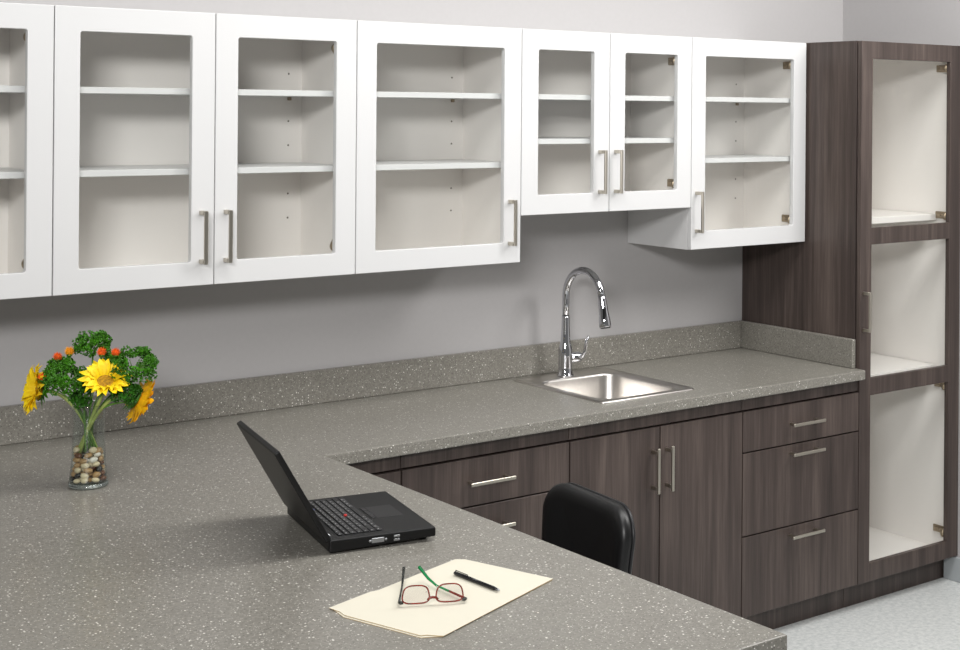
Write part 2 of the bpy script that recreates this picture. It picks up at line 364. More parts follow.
# ------------------------------------------------------------------ support under the projecting worktop
t = thing('worktop_support', 'dark wood-grain panel base under the free end of the worktop', 'cabinet', (-3.1, -1.5, 0))
b = newbm(); box(b, -3.70, -2.75, -2.34, -2.315, 0, BZT - 0.001, 0.001); obj('end_panel', b, WOOD, t)
b = newbm(); box(b, -2.775, -2.75, -2.314, -0.66, 0, BZT - 0.001, 0.001); obj('knee_panel', b, WOOD, t)

# ------------------------------------------------------------------ tall cabinet
TX0, TX1 = 0.0, 0.599; TZ = 2.146
t = thing('tall_cabinet', 'tall dark wood-grain cabinet with three glass openings in its door, against the right wall', 'cabinet', (0.3, -0.3, 0))
s = 0.018; b = newbm()
box(b, TX0, TX0 + s, -0.604, -0.0015, BZ0, TZ, 0.001); box(b, TX1 - s, TX1, -0.608, -0.0015, BZ0, TZ, 0.001)
box(b, TX0 + s, TX1 - s, -0.608, -0.0015, TZ - s, TZ); box(b, TX0 + s, TX1 - s, -0.608, -0.0015, BZ0, BZ0 + s)
box(b, TX0 + s, TX1 - s, -0.015, -0.0015, BZ0 + s, TZ - s)
g = 0.0008
box(b, TX0 + s, TX0 + s + g, -0.607, -0.016, BZ0 + s, TZ - s, 0, 1); box(b, TX1 - s - g, TX1 - s, -0.607, -0.016, BZ0 + s, TZ - s, 0, 1)
box(b, TX0 + s, TX1 - s, -0.017, -0.015, BZ0 + s, TZ - s, 0, 1); box(b, TX0 + s, TX1 - s, -0.607, -0.016, BZ0 + s, BZ0 + s + g, 0, 1)
box(b, TX0 + s, TX1 - s, -0.607, -0.016, TZ - s - g, TZ - s, 0, 1)
box(b, TX1 - s - 0.0035, TX1 - s, -0.607, -0.531, BZ0 + s, TZ - s, 0.0006, 1)
obj('carcass', b, [WOOD, INNER], t)
b = newbm(); box(b, TX0, TX1, -0.56, -0.542, 0, BZ0 - 0.0005); obj('toe_kick', b, WOOD, t)
for zt in (1.468, 0.859):
    b = newbm(); box(b, TX0 + s + 0.002, TX1 - s - 0.005, -0.530, -0.018, zt - 0.025, zt, 0.0012); obj('shelf', b, INNER, t)
a, c = TX0 - 0.0005, TX1 - 0.002
zz = [BZ0 + 0.001, 0.174, 0.808, 0.873, 1.377, 1.441, 2.079, TZ - 0.001]
xx = [a, a + 0.063, c - 0.068, c]
bm = cells(xx, zz, lambda x, z: not (xx[1] < x < xx[2] and (zz[1] < z < zz[2] or zz[3] < z < zz[4] or zz[5] < z < zz[6])), 'xz', -0.611, FR - 0.611, 0.0012)
d = obj('door', bm, WOOD, t)
for z0, z1 in ((zz[1], zz[2]), (zz[3], zz[4]), (zz[5], zz[6])):
    b = newbm(); box(b, xx[1] - 0.003, xx[2] + 0.003, -0.619, -0.615, z0 - 0.003, z1 + 0.003); obj('glass_pane', b, GLASS, d)
pull(d, (0.0165, -FR, 1.128), 0.15, True, 0.006, post=0.0045)
for z in (2.055, 1.465, 0.785, 0.20): hinge(d, TX1 - s - 0.0035, -0.611, z)

# ------------------------------------------------------------------ sink
t = thing('sink', 'square stainless steel drop-in sink set in the worktop', 'sink', (-0.98, -0.33, ZC))
OX0, OX1, OY0, OY1 = -1.19, -0.775, -0.568, -0.058
IX0, IX1, IY0, IY1 = -1.152, -0.813, -0.527, -0.150
def L3(x0, x1, y0, y1, r, z): return [(x, y, z) for x, y in rrect(x0, x1, y0, y1, r)]
b = newbm()
loft(b, [L3(OX0, OX1, OY0, OY1, 0.018, ZC + 0.0003), L3(OX0, OX1, OY0, OY1, 0.018, ZC + 0.003), L3(OX0 + 0.006, OX1 - 0.006, OY0 + 0.006, OY1 - 0.006, 0.016, ZC + 0.0072),
         L3(OX0 + 0.014, OX1 - 0.014, OY0 + 0.014, OY1 - 0.014, 0.014, ZC + 0.004), L3(IX0 - 0.008, IX1 + 0.008, IY0 - 0.008, IY1 + 0.008, 0.068, ZC + 0.004),
         L3(IX0 - 0.002, IX1 + 0.002, IY0 - 0.002, IY1 + 0.002, 0.062, ZC + 0.002), L3(IX0, IX1, IY0, IY1, 0.06, ZC - 0.006),
         L3(IX0 + 0.008, IX1 - 0.008, IY0 + 0.008, IY1 - 0.008, 0.055, ZC - 0.13), L3(IX0 + 0.018, IX1 - 0.018, IY0 + 0.018, IY1 - 0.018, 0.05, ZC - 0.158),
         L3(IX0 + 0.045, IX1 - 0.045, IY0 + 0.045, IY1 - 0.045, 0.04, ZC - 0.170), L3(-1.02, -0.945, -0.376, -0.301, 0.037, ZC - 0.174)], False, True)
o = obj('basin', b, STEEL, t, recalc=False)
b = newbm(); lathe(b, [(0.0, 0.0), (0.042, 0.0), (0.044, 0.003), (0.036, 0.004), (0.030, 0.001), (0.008, 0.001), (0.006, 0.008), (0, 0.009)], (-0.9825, -0.3385, ZC - 0.1738), 28); obj('drain', b, CHROME, t)

# ------------------------------------------------------------------ faucet
FX, FY, FZ = -0.991, -0.108, ZC + 0.0045
t = thing('faucet', 'chrome gooseneck faucet with pull-down spray head on the sink ledge', 'faucet', (FX, FY, FZ))
b = newbm(); lathe(b, [(0.0, 0), (0.031, 0), (0.031, 0.004), (0.027, 0.008), (0.0255, 0.03), (0.0255, 0.07), (0.026, 0.095), (0.022, 0.108), (0.018, 0.125), (0.016, 0.15), (0.0145, 0.21), (0.0145, 0.215), (0, 0.215)], (FX, FY, FZ), 32)
obj('body', b, CHROME, t)
pts = [(FX, FY, FZ + 0.212), (FX, FY, FZ + 0.26), (FX, FY, 1.205)]
R = 0.104
for k in range(1, 15):
    a = PI * k / 14 * 0.93
    pts.append((FX, FY - R + R * math.cos(a), 1.205 + R * 0.98 * math.sin(a)))
b = newbm(); tube(b, pts, 0.0132, 20); obj('spout', b, CHROME, t)
e0, e1 = Vector(pts[-1]), (Vector(pts[-1]) - Vector(pts[-2])).normalized()
e1 = Vector((0, -0.20, -1)).normalized()
b = newbm(); lathe(b, [(0.0, -0.004), (0.0140, -0.004), (0.0142, 0.012), (0.0158, 0.03), (0.0175, 0.06), (0.0205, 0.086), (0.0212, 0.105), (0.0192, 0.110), (0, 0.110)], tuple(e0), 28, 0, tuple(e1))
sh = obj('spray_head', b, CHROME, t)
b = newbm(); lathe(b, [(0.0, 0.1103), (0.0175, 0.1103), (0.0165, 0.1135), (0, 0.1135)], tuple(e0), 24, 0, tuple(e1)); obj('spray_face', b, BLK, sh)
b = newbm(); q = e0 + e1 * 0.062 + Vector((-0.0105, -0.0155, 0.002)); box(b, q.x - 0.006, q.x + 0.006, q.y - 0.004, q.y + 0.004, q.z - 0.022, q.z + 0.022, 0.003, 0, 2); obj('spray_button', b, BLK, sh)
b = newbm(); tube(b, [(FX + 0.020, FY, FZ + 0.062), (FX + 0.058, FY, FZ + 0.062), (FX + 0.066, FY, FZ + 0.062)], [0.0175, 0.0195, 0.0175], 24)
obj('lever_hub', b, CHROME, t)
b = newbm(); lv = [(FX + 0.062, FY - 0.004, FZ + 0.062), (FX + 0.066, FY - 0.014, FZ + 0.066), (FX + 0.071, FY - 0.024, FZ + 0.082), (FX + 0.069, FY - 0.030, FZ + 0.105), (FX + 0.070, FY - 0.034, FZ + 0.125), (FX + 0.078, FY - 0.038, FZ + 0.140)]
tube(b, lv, [0.011, 0.008, 0.0065, 0.006, 0.0058, 0.0045], 14); obj('lever', b, CHROME, t)

# ------------------------------------------------------------------ chair (pulled up to the worktop's free end, facing it)
CHX, CHY = -2.00, -1.275
t = thing('office_chair', 'black vinyl office chair pulled up to the projecting worktop', 'chair', (CHX, CHY, 0), math.radians(-5), world=False)
def cushion(w, h, th, r, bow, n=8):
    """rounded pad in the y/z plane, front towards -x; returns bmesh centred on 0"""
    bm = bmesh.new(); prof = [(-th, 0.80), (-th * 0.97, 0.90), (-th * 0.8, 0.965), (-th * 0.5, 1.0), (0, 1.0), (0.004, 0.985)]
    loops = []
    for x, sc in prof:
        ins = (1 - sc) * w / 2
        P = rrect(-w / 2 + ins, w / 2 - ins, -h / 2 + ins, h / 2 - ins, max(0.01, r - ins * 0.6), n)
        loops.append([(x - bow * (abs(y) / (w / 2)) ** 2, y, z) for y, z in P])
    R = [[bm.verts.new(p) for p in l] for l in loops]; m = len(R[0])
    for a, b_ in zip(R, R[1:]):
        for k in range(m): bm.faces.new((a[k], a[(k + 1) % m], b_[(k + 1) % m], b_[k])).smooth = True
    # cap rings to centre
    for base, x in ((R[0], -th * 1.02), (R[-1], 0.004)):
        prev = base
        for sc in (0.66, 0.33):
            ring = [bm.verts.new((x - bow * (abs(v.co.y * sc) / (w / 2)) ** 2, v.co.y * sc, v.co.z * sc)) for v in base]
            for k in range(m): bm.faces.new((prev[k], prev[(k + 1) % m], ring[(k + 1) % m], ring[k])).smooth = True
            prev = ring
        cv = bm.verts.new((x, 0, 0))
        for k in range(m): bm.faces.new((prev[k], prev[(k + 1) % m], cv)).smooth = True
    bmesh.ops.recalc_face_normals(bm, faces=bm.faces)
    return bm
bm = cushion(0.388, 0.40, 0.032, 0.078, 0.018)
for v in bm.verts:
    f = (v.co.z + 0.20) / 0.4
    v.co.y *= 0.84 + 0.16 * min(1, 1.6 * f + 0.1) 
bmesh.ops.transform(bm, matrix=Matrix.Translation((0.185, 0, 0.672)) @ Matrix.Rotation(math.radians(5), 4, 'Y'), verts=bm.verts)
obj('backrest', bm, VINYL, t)
bm = cushion(0.388, 0.402, 0.008, 0.080, 0.018)
for v in bm.verts:
    f = (v.co.z + 0.20) / 0.4
    v.co.y *= 0.84 + 0.16 * min(1, 1.6 * f + 0.1)
bmesh.ops.transform(bm, matrix=Matrix.Translation((0.196, 0, 0.672)) @ Matrix.Rotation(math.radians(5), 4, 'Y'), verts=bm.verts)
obj('back_shell', bm, CHPL, t)
bm = cushion(0.46, 0.44, 0.06, 0.09, 0.0)
bmesh.ops.transform(bm, matrix=Matrix.Translation((-0.04, 0, 0.41)) @ Matrix.Rotation(math.radians(90), 4, 'Y'), verts=bm.verts)
obj('seat', bm, VINYL, t)
b = newbm(); tube(b, [(0.0, 0, 0.385), (0.15, 0, 0.385), (0.215, 0, 0.42), (0.222, 0, 0.52), (0.218, 0, 0.62)], 0.013, 12); obj('back_bracket', b, CHPL, t)
b = newbm(); tube(b, [(-0.02, 0, 0.10), (-0.02, 0, 0.24), (-0.02, 0, 0.24), (-0.02, 0, 0.405)], [0.026, 0.026, 0.014, 0.014], 16); obj('gas_column', b, CHPL, t)
for k in range(5):
    a = 2 * PI * k / 5 + 0.3; c, s_ = math.cos(a), math.sin(a); b = newbm()
    tube(b, [(-0.02 + 0.015 * c, 0.015 * s_, 0.115), (-0.02 + 0.15 * c, 0.15 * s_, 0.10), (-0.02 + 0.29 * c, 0.29 * s_, 0.075)], [0.024, 0.019, 0.014], 10)
    lg = obj('base_leg', b, CHPL, t); b = newbm()
    tube(b, [(-0.02 + 0.29 * c - 0.02 * s_, 0.29 * s_ + 0.02 * c, 0.028), (-0.02 + 0.29 * c + 0.02 * s_, 0.29 * s_ - 0.02 * c, 0.028)], 0.028, 16); obj('caster', b, CHPL, lg)

# ------------------------------------------------------------------ laptop
LW, LD = 0.340, 0.245
t = thing('laptop', 'open black laptop with a red pointing stick on the worktop', 'laptop', (-2.645, -1.303, ZC), -0.201, world=False)
def wedge(bm, x0, x1, y0, y1, zb0, zb1, zt, bev):
    tb = bmesh.new(); bmesh.ops.create_cube(tb, size=1)
    for v in tb.verts:
        X = x1 if v.co.x > 0 else x0; Y = y1 if v.co.y > 0 else y0
        Z = zt if v.co.z > 0 else (zb1 if v.co.x > 0 else zb0); v.co = Vector((X, Y, Z))
    bevel_sharp(tb, bev, 3); merge(bm, tb)
b = newbm(); wedge(b, 0.0, LD, -LW / 2, LW / 2, 0.003, 0.010, 0.031, 0.004); base = obj('base', b, BLK, t)
for sx in (0.02, LD - 0.02):
    for sy in (-1, 1):
        b = newbm(); lathe(b, [(0, 0), (0.008, 0), (0.008, 0.0095 if sx > 0.1 else 0.004), (0, 0.0095 if sx > 0.1 else 0.004)], (sx, sy * (LW / 2 - 0.03), 0), 12)
        obj('rubber_foot', b, BLK2, base)
b = newbm(); box(b, 0.022, 0.132, -0.150, 0.150, 0.0306, 0.0313, 0.0003); kb = obj('keyboard', b, BLK, t)
kmesh = {}
rows = 7; kx0 = 0.027; pit = 0.0148
def key_mesh(wd, dp, mi=0):
    k = (round(wd, 4), round(dp, 4), mi)
    if k not in kmesh:
        b = newbm(); box(b, -dp / 2, dp / 2, -wd / 2, wd / 2, 0.0, 0.0028, 0.0009)
        box(b, -dp * 0.22, dp * 0.02, -wd / 2 + 0.0035, -wd / 2 + 0.0068, 0.0028, 0.00295, 0, 1)
        me = bpy.data.meshes.new('key'); b.to_mesh(me); b.free(); me.materials.append(BLUEKEY if mi else BLK2); me.materials.append(KEYLEG); kmesh[k] = me
    return kmesh[k]
layout = [[0.019] * 15, [0.019] * 15, [0.0195] * 13 + [0.030], [0.027] + [0.0195] * 12 + [0.0235], [0.031] + [0.0195] * 11 + [0.0385], [0.042] + [0.0195] * 10 + [0.0465], [0.024, 0.02, 0.02, 0.02, 0.097, 0.02, 0.02, 0.02, 0.02, 0.023]]
nk = 0
for r, row in enumerate(layout):
    tot = sum(row); y = 0.146; sc = 0.292 / tot
    for i, wd in enumerate(row):
        wd *= sc; x = kx0 + 0.006 + r * pit; dp = 0.0128 if r > 1 else 0.0105
        o = bpy.data.objects.new('key', key_mesh(wd - 0.0022, dp, 1 if (r == 0 and i in (2, 3)) else 0)); COL.objects.link(o); o.parent = kb; o.location = (x, y - wd / 2, 0.0312); y -= wd; nk += 1
b = newbm(); lathe(b, [(0, 0), (0.0035, 0), (0.0042, 0.004), (0.003, 0.0055), (0, 0.0058)], (0.0865, -0.008, 0.0313), 12); obj('pointing_stick', b, RED, kb)
b = newbm(); box(b, 0.150, 0.212, -0.047, 0.047, 0.0309, 0.0314, 0.0003); obj('touchpad', b, BLK2, t)
for yy in (-0.030, 0.0, 0.030):
    b = newbm(); box(b, 0.137, 0.148, yy - 0.014, yy + 0.014, 0.0309, 0.0325, 0.0006); obj('touchpad_button', b, BLK2, t)
# ports on the near side
b = newbm(); box(b, 0.095, 0.124, -LW / 2 - 0.0016, -LW / 2 + 0.001, 0.013, 0.024, 0.001); box(b, 0.089, 0.094, -LW / 2 - 0.0025, -LW / 2 + 0.001, 0.016, 0.021, 0.001); box(b, 0.125, 0.130, -LW / 2 - 0.0025, -LW / 2 + 0.001, 0.016, 0.021, 0.001)
obj('video_port', b, PORT, base)
for zz_ in (0.0145, 0.0225):
    b = newbm(); box(b, 0.146, 0.160, -LW / 2 - 0.0012, -LW / 2 + 0.001, zz_ - 0.0025, zz_ + 0.0025, 0.0006); obj('usb_port', b, PORT, base)
# lid
LA = 0.518
Mx = Matrix.Translation((0.008, 0, 0.027)) @ Matrix.Rotation(-LA, 4, 'Y')
b = newbm(); box(b, -0.013, 0.0, -LW / 2, LW / 2, 0.006, 0.240, 0.003, 0, 2); bmesh.ops.transform(b, matrix=Mx, verts=b.verts); lid = obj('lid', b, BLK, t)
b = newbm(); box(b, -0.0002, 0.0006, -0.145, 0.145, 0.030, 0.214); bmesh.ops.transform(b, matrix=Mx, verts=b.verts); obj('screen', b, SCREEN, lid)
for sy in (-1, 1):
    b = newbm(); tube(b, [(0.006, sy * 0.125 - 0.022, 0.0295), (0.006, sy * 0.125 + 0.022, 0.0295)], 0.0062, 14); obj('hinge', b, PORT, lid)

# ------------------------------------------------------------------ folder, pen, glasses
FO = [(-2.843, -1.772), (-2.837, -1.803), (-2.839, -1.826), (-2.781, -2.004), (-2.771, -2.007), (-2.749, -2.031), (-2.394, -1.892), (-2.467, -1.677), (-2.484, -1.664), (-2.714, -1.739), (-2.733, -1.738)]
t = thing('manila_folder', 'cream manila file folder lying on the worktop under the glasses and pen', 'folder', (-2.62, -1.84, ZC))
cx_, cy_ = -2.62, -1.84
FOB = [(-2.838, -1.776), (-2.843, -1.829), (-2.784, -2.009), (-2.749, -2.027), (-2.397, -1.893), (-2.470, -1.680), (-2.484, -1.668), (-2.70, -1.738)]
def sheet(bm, P, z0, th, curl=0.0, mi=0):
    def zz(x, y): return z0 + curl * max(0, (-2.45 - x) ) 
    lo = [bm.verts.new((x, y, zz(x, y))) for x, y in P]; hi = [bm.verts.new((x, y, zz(x, y) + th)) for x, y in P]
    bm.faces.new(lo[::-1]); bm.faces.new(hi); n = len(P)
    for k in range(n): bm.faces.new((lo[k], lo[(k + 1) % n], hi[(k + 1) % n], hi[k])).material_index = mi
b = newbm(); sheet(b, FOB, ZC + 0.0004, 0.0007, 0.0, 1); obj('back_leaf', b, [MANILA, MANEDGE], t)
b = newbm(); sheet(b, FO, ZC + 0.0022, 0.0007, 0.0, 1); obj('front_leaf', b, [MANILA, MANEDGE], t)
b = newbm(); sheet(b, [(-2.745, -2.018), (-2.400, -1.888), (-2.472, -1.684), (-2.800, -1.79)], ZC + 0.0013, 0.0007); obj('paper', b, MANILA, t)
ZF = ZC + 0.0030
def at(a, b_, f): return tuple(a[i] + (b_[i] - a[i]) * f for i in range(3))
p0, p1 = Vector((-2.543, -1.752, ZF + 0.0045)), Vector((-2.532, -1.898, ZF + 0.0045))
t = thing('pen', 'black pen with silver tip lying on the manila folder', 'pen', tuple(p0.lerp(p1, 0.5) - Vector((0, 0, 0.0045))))
b = newbm(); D = (p1 - p0)
tube(b, [p0 + D * k for k in (0, 0.015, 0.05, 0.45, 0.452, 0.88, 0.96)], [0.0026, 0.0037, 0.0040, 0.0043, 0.0040, 0.0040, 0.0026], 16); obj('barrel', b, PENB, t)
b = newbm(); tube(b, [p0 + D * k for k in (0.9605, 0.985, 1.0)], [0.0030, 0.0022, 0.0008], 12); obj('tip', b, PORT, t)
b = newbm(); q0, q1 = p0 + D * 0.03 + Vector((0, 0, 0.0062)), p0 + D * 0.30 + Vector((0, 0, 0.0060)); tube(b, [q0 - Vector((0, 0, 0.003)), q0, q1, q1 - Vector((0, 0, 0.001))], 0.0009, 8); obj('clip', b, PENB, t)

# glasses lie upside down: brow bar on the folder, temples reaching back
HL, HR = Vector((-2.736, -1.850, 0)), Vector((-2.617, -1.910, 0))
xd = (HR - HL).normalized(); bk = Vector((-xd.y, xd.x, 0)); GZ = ZF + 0.001
t = thing('eyeglasses', 'brown-rimmed eyeglasses with one green temple lying upside down on the folder', 'glasses', tuple((HL + HR) / 2 + Vector((0, 0, GZ))))
cen = (HL + HR) / 2
def G(u, h, d=0): return cen + xd * u + bk * (d + h * 0.16) + Vector((0, 0, GZ + 0.003 + h))
def lens_loop(side, off=0.0, n=36):
    P = []
    for k in range(n):
        a = 2 * PI * k / n; c, s_ = math.cos(a), math.sin(a); e = 0.62
        x = math.copysign(abs(c) ** e, c) * (0.0255 - off); z = math.copysign(abs(s_) ** e, s_) * (0.0165 - off)
        x *= 1 - 0.13 * (z / 0.0185)
        P.append(G(side * 0.0325 + x, 0.0175 + z, -0.004 * (side * x) / 0.0255 * 0))
    return P
for s_ in (-1, 1):
    P = lens_loop(s_); b = newbm(); tube(b, P + [P[0], P[1]], 0.0015, 8, 0, False); rim = obj('rim', b, TORT, t)
    b = newbm(); vs = [b.verts.new(p) for p in lens_loop(s_, 0.0008)]; b.faces.new(vs); r = bmesh.ops.extrude_face_region(b, geom=b.faces[:])
    for g_ in r['geom']:
        if isinstance(g_, bmesh.types.BMVert): g_.co += bk * 0.0012
    ln = obj('lens', b, LENS, rim)
    b = newbm(); tube(b, [G(s_ * 0.057, 0.004), G(s_ * 0.062, 0.0035, 0.001), G(s_ * 0.0645, 0.003, 0.006)], [0.0030, 0.0036, 0.003], 10); obj('end_piece', b, DKT, rim)
    b = newbm(); tube(b, [G(s_ * 0.013, 0.020, 0.001), G(s_ * 0.009, 0.024, 0.006), G(s_ * 0.009, 0.029, 0.009)], [0.0008, 0.0008, 0.0028], 8); obj('nose_pad', b, LENS, rim)
b = newbm(); tube(b, [G(-0.010, 0.006), G(-0.006, 0.010), G(0, 0.011), G(0.006, 0.010), G(0.010, 0.006)], 0.0026, 10); obj('bridge', b, TORT, t)
tl, tr = Vector((-2.646, -1.722, GZ + 0.026)), Vector((-2.622, -1.742, GZ + 0.028))
h0 = G(-0.0645, 0.003, 0.006); m1 = h0.lerp(tl, 0.62); m1.z = GZ + 0.006; m2 = h0.lerp(tl, 0.8); m2.z = GZ + 0.012
b = newbm(); tube(b, [h0, h0.lerp(m1, 0.5), m1, m2, tl], [0.0024, 0.0020, 0.0020, 0.0026, 0.0030], 10); obj('temple', b, DKT, t)
h0 = G(0.0645, 0.003, 0.006); m1 = h0.lerp(tr, 0.62); m1.z = GZ + 0.006; m2 = h0.lerp(tr, 0.8); m2.z = GZ + 0.013
b = newbm(); tube(b, [h0, h0.lerp(m1, 0.5), h0.lerp(m1, 0.55)], [0.0026, 0.0022, 0.0022], 10, 0); 
tube(b, [h0.lerp(m1, 0.55), m1, m2, tr], [0.0022, 0.0022, 0.0028, 0.0036], 10, 1); o = obj('temple', b, [TORT, GRNT], t); o['label'] = 'green temple arm with a brown front half'

# ------------------------------------------------------------------ vase, pebbles, flowers
VX, VY = -2.889, -0.592
t = thing('glass_vase', 'clear glass vase holding pebbles and stems on the worktop', 'vase', (VX, VY, ZC))
b = newbm(); lathe(b, [(0.046, 0.012), (0.0455, 0.02), (0.0405, 0.06), (0.0385, 0.10), (0.0375, 0.15), (0.0385, 0.205), (0.0405, 0.208), (0.041, 0.206), (0.0395, 0.15), (0.0405, 0.10), (0.0425, 0.06), (0.0475, 0.02), (0.048, 0.012)], (VX, VY, ZC), 40)
obj('body', b, VGLASS, t, smooth=True)
b = newbm(); lathe(b, [(0.0, 0.0005), (0.046, 0.0005), (0.049, 0.004), (0.0485, 0.0115), (0.0, 0.0115)], (VX, VY, ZC), 40); o = obj('thick_base', b, rimglass(), t)
pebble_src = []
for mi in range(5):
    b = newbm(); bmesh.ops.create_icosphere(b, subdivisions=2, radius=1)
    for v in b.verts: v.co *= 1 + 0.10 * math.sin(3 * v.co.x + mi) * math.cos(2.3 * v.co.y + 2 * mi)
    me = bpy.data.meshes.new('pebble'); 
    for f in b.faces: f.smooth = True
    b.to_mesh(me); b.free(); me.materials.append(PEB[mi]); pebble_src.append(me)
rr = random.Random(11); lab = {0: 'cream', 1: 'tan', 2: 'white', 3: 'brown', 4: 'black'}
layers = [(0.0205, 9, 0.037), (0.0205, 5, 0.020), (0.033, 9, 0.0345), (0.033, 5, 0.018), (0.0455, 8, 0.0325), (0.0455, 4, 0.016), (0.058, 8, 0.031), (0.058, 4, 0.015), (0.070, 8, 0.0300), (0.070, 3, 0.013), (0.082, 7, 0.0290), (0.094, 4, 0.0290)]
for li, (z, n, rad) in enumerate(layers):
    for k in range(n):
        a = 2 * PI * k / n + li * 0.7 + rr.uniform(-0.1, 0.1); mi = rr.choice([0, 0, 1, 1, 2, 2, 0, 3, 4, 1])
        if li == 11: a = rr.uniform(0, 2 * PI)
        o = bpy.data.objects.new('pebble', pebble_src[mi]); COL.objects.link(o)
        o.location = (VX + rad * math.cos(a), VY + rad * math.sin(a), ZC + z + rr.uniform(-0.0015, 0.0015))
        o.scale = (rr.uniform(0.0072, 0.0090), rr.uniform(0.0098, 0.0132), rr.uniform(0.0062, 0.0082)); o.rotation_euler = (rr.uniform(-0.3, 0.3), rr.uniform(-0.3, 0.3), a + rr.uniform(-0.4, 0.4))
        tag(o, 'small %s pebble among the mixed pebbles in the glass vase' % lab[mi], 'pebble', '%s pebbles in the vase' % lab[mi])

camdir = (Vector((-4.1975, -4.2656, 1.8766)) - Vector((VX, VY, 1.17))).normalized()
right = Vector((0.784, -0.6208, 0)); UPV = Vector((0, 0, 1)); fwd = Vector((-0.6208, -0.784, 0))   # fwd points from the vase towards the room
def V(u, h, d=0.0): return Vector((VX, VY, ZC)) + right * u + UPV * h + fwd * d
def bez(p0, p1, p2, p3, n=12):
    return [p0 * (1 - s_) ** 3 + p1 * 3 * s_ * (1 - s_) ** 2 + p2 * 3 * s_ * s_ * (1 - s_) + p3 * s_ ** 3 for s_ in [k / n for k in range(n + 1)]]
def stem(parent, foot, mouth, head, end_dir, r, m):
    b = newbm(); P = bez(foot, foot.lerp(mouth, 0.8), mouth + UPV * 0.02, head, 14) if end_dir is None else bez(foot, mouth, head - end_dir * 0.05, head, 14)
    tube(b, P, r, 8); return obj('stem', b, m, parent)
def petal_mesh(L, W, m, seed):
    b = newbm(); g = random.Random(seed); n = 6; rows_ = []
    for i in range(n + 1):
        s_ = i / n; w_ = W * (math.sin(PI * min(1, s_ * 0.86 + 0.14)) ** 0.75) * (1 if s_ < 1 else 0.12) * 0.5
        if s_ == 1: w_ = W * 0.03
        z = 0.10 * L * math.sin(s_ * PI * 0.9) - 0.16 * L * s_ * s_ * g.uniform(0.2, 1.6)
        rows_.append([b.verts.new((s_ * L, -w_, z + w_ * 0.35)), b.verts.new((s_ * L, 0, z)), b.verts.new((s_ * L, w_, z + w_ * 0.35))])
    for a_, c_ in zip(rows_, rows_[1:]):
        for k in range(2): b.faces.new((a_[k], c_[k], c_[k + 1], a_[k + 1])).smooth = True
    me = bpy.data.meshes.new('petal'); b.to_mesh(me); b.free(); me.materials.append(m); return me
def sunflower(label, u, h, d, nrm, rad, foot, mouth, m, cup=0.25, n=22, seed=1, roll=0.0):
    head = V(u, h, d); nrm = nrm.normalized(); g = random.Random(seed)
    t = thing('sunflower', label, 'flower', tuple(foot), 0, 'sunflowers in the vase')
    st = stem(t, foot, mouth, head - nrm * 0.012, nrm, 0.0046, STEM)
    q = nrm.to_track_quat('Z', 'Y').to_matrix().to_4x4(); Mh = Matrix.Translation(head) @ q
    b = newbm(); bmesh.ops.create_uvsphere(b, u_segments=20, v_segments=10, radius=1)
    rd = rad * 0.38
    for v in b.verts:
        v.co = Vector((v.co.x * rd, v.co.y * rd, v.co.z * 0.006 + 0.002 * math.sin(40 * v.co.x) * math.cos(37 * v.co.y)))
    bmesh.ops.transform(b, matrix=Mh, verts=b.verts); obj('disc', b, DISC, t, smooth=True)
    b = newbm()
    for k in range(16):     # green bracts behind the head
        a = 2 * PI * k / 16 + g.uniform(-.1, .1); L_ = rad * g.uniform(0.5, 0.68)
        c, s_ = math.cos(a), math.sin(a); w_ = 0.006
        P = [(0.2 * L_, -w_, -0.008), (0.2 * L_, w_, -0.008), (0.7 * L_, w_ * 0.8, -0.010), (L_ * 1.05, 0, -0.013), (0.7 * L_, -w_ * 0.8, -0.010)]
        vs = [b.verts.new(Mh @ Vector((x * c - y * s_, x * s_ + y * c, z))) for x, y, z in P]; b.faces.new(vs)
    lathe_b = newbm(); lathe(lathe_b, [(0.0, -0.016), (0.008, -0.015), (rd * 0.9, -0.008), (rd * 1.1, -0.001), (0, -0.001)], (0, 0, 0), 16); merge(b, lathe_b, Mh)
    obj('bracts', b, LEAF, t)
    for layer, (nn, ll, cp) in enumerate(((n, 1.0, cup), (n - 4, 0.88, cup + 0.22))):
        for k in range(nn):
            a = 2 * PI * (k + 0.5 * layer) / nn + g.uniform(-.07, .07)
            me = petal_mesh((rad - rd * 0.8) * ll * g.uniform(0.85, 1.08), rad * 0.30, m, seed * 100 + k)
            o = bpy.data.objects.new('petal', me); COL.objects.link(o); o.parent = t
            loc = Mh @ Vector((rd * 0.8 * math.cos(a), rd * 0.8 * math.sin(a), 0.001 + 0.002 * layer))
            Rm = q @ Matrix.Rotation(a, 4, 'Z') @ Matrix.Rotation(-cp + g.uniform(-.12, .12), 4, 'Y') @ Matrix.Rotation(g.uniform(-.3, .3), 4, 'X')
            o.matrix_local = Matrix.Translation(loc - Vector(t.location)) @ Rm
    return t
sunflower('yellow sunflower facing the room at the middle of the bouquet', 0.055, 0.272, 0.045, camdir * 0.62 + UPV * 0.72 + right * 0.05, 0.066, V(-0.018, 0.085, 0.010), V(0.012, 0.20, 0.012), PETAL, 0.42, 20, 3)
sunflower('yellow sunflower turned sideways at the left edge of the bouquet', -0.120, 0.246, 0.015, -right * 0.74 + fwd * 0.52 + UPV * 0.20, 0.070, V(0.024, 0.085, 0.0), V(-0.020, 0.20, 0.0), PETAL, 0.40, 20, 5)
sunflower('drooping deep yellow sunflower facing right below the parsley', 0.118, 0.222, -0.005, right * 0.72 - fwd * 0.45 - UPV * 0.45, 0.070, V(-0.026, 0.085, 0.006), V(0.020, 0.20, 0.006), PETAL2, 0.30, 18, 9)

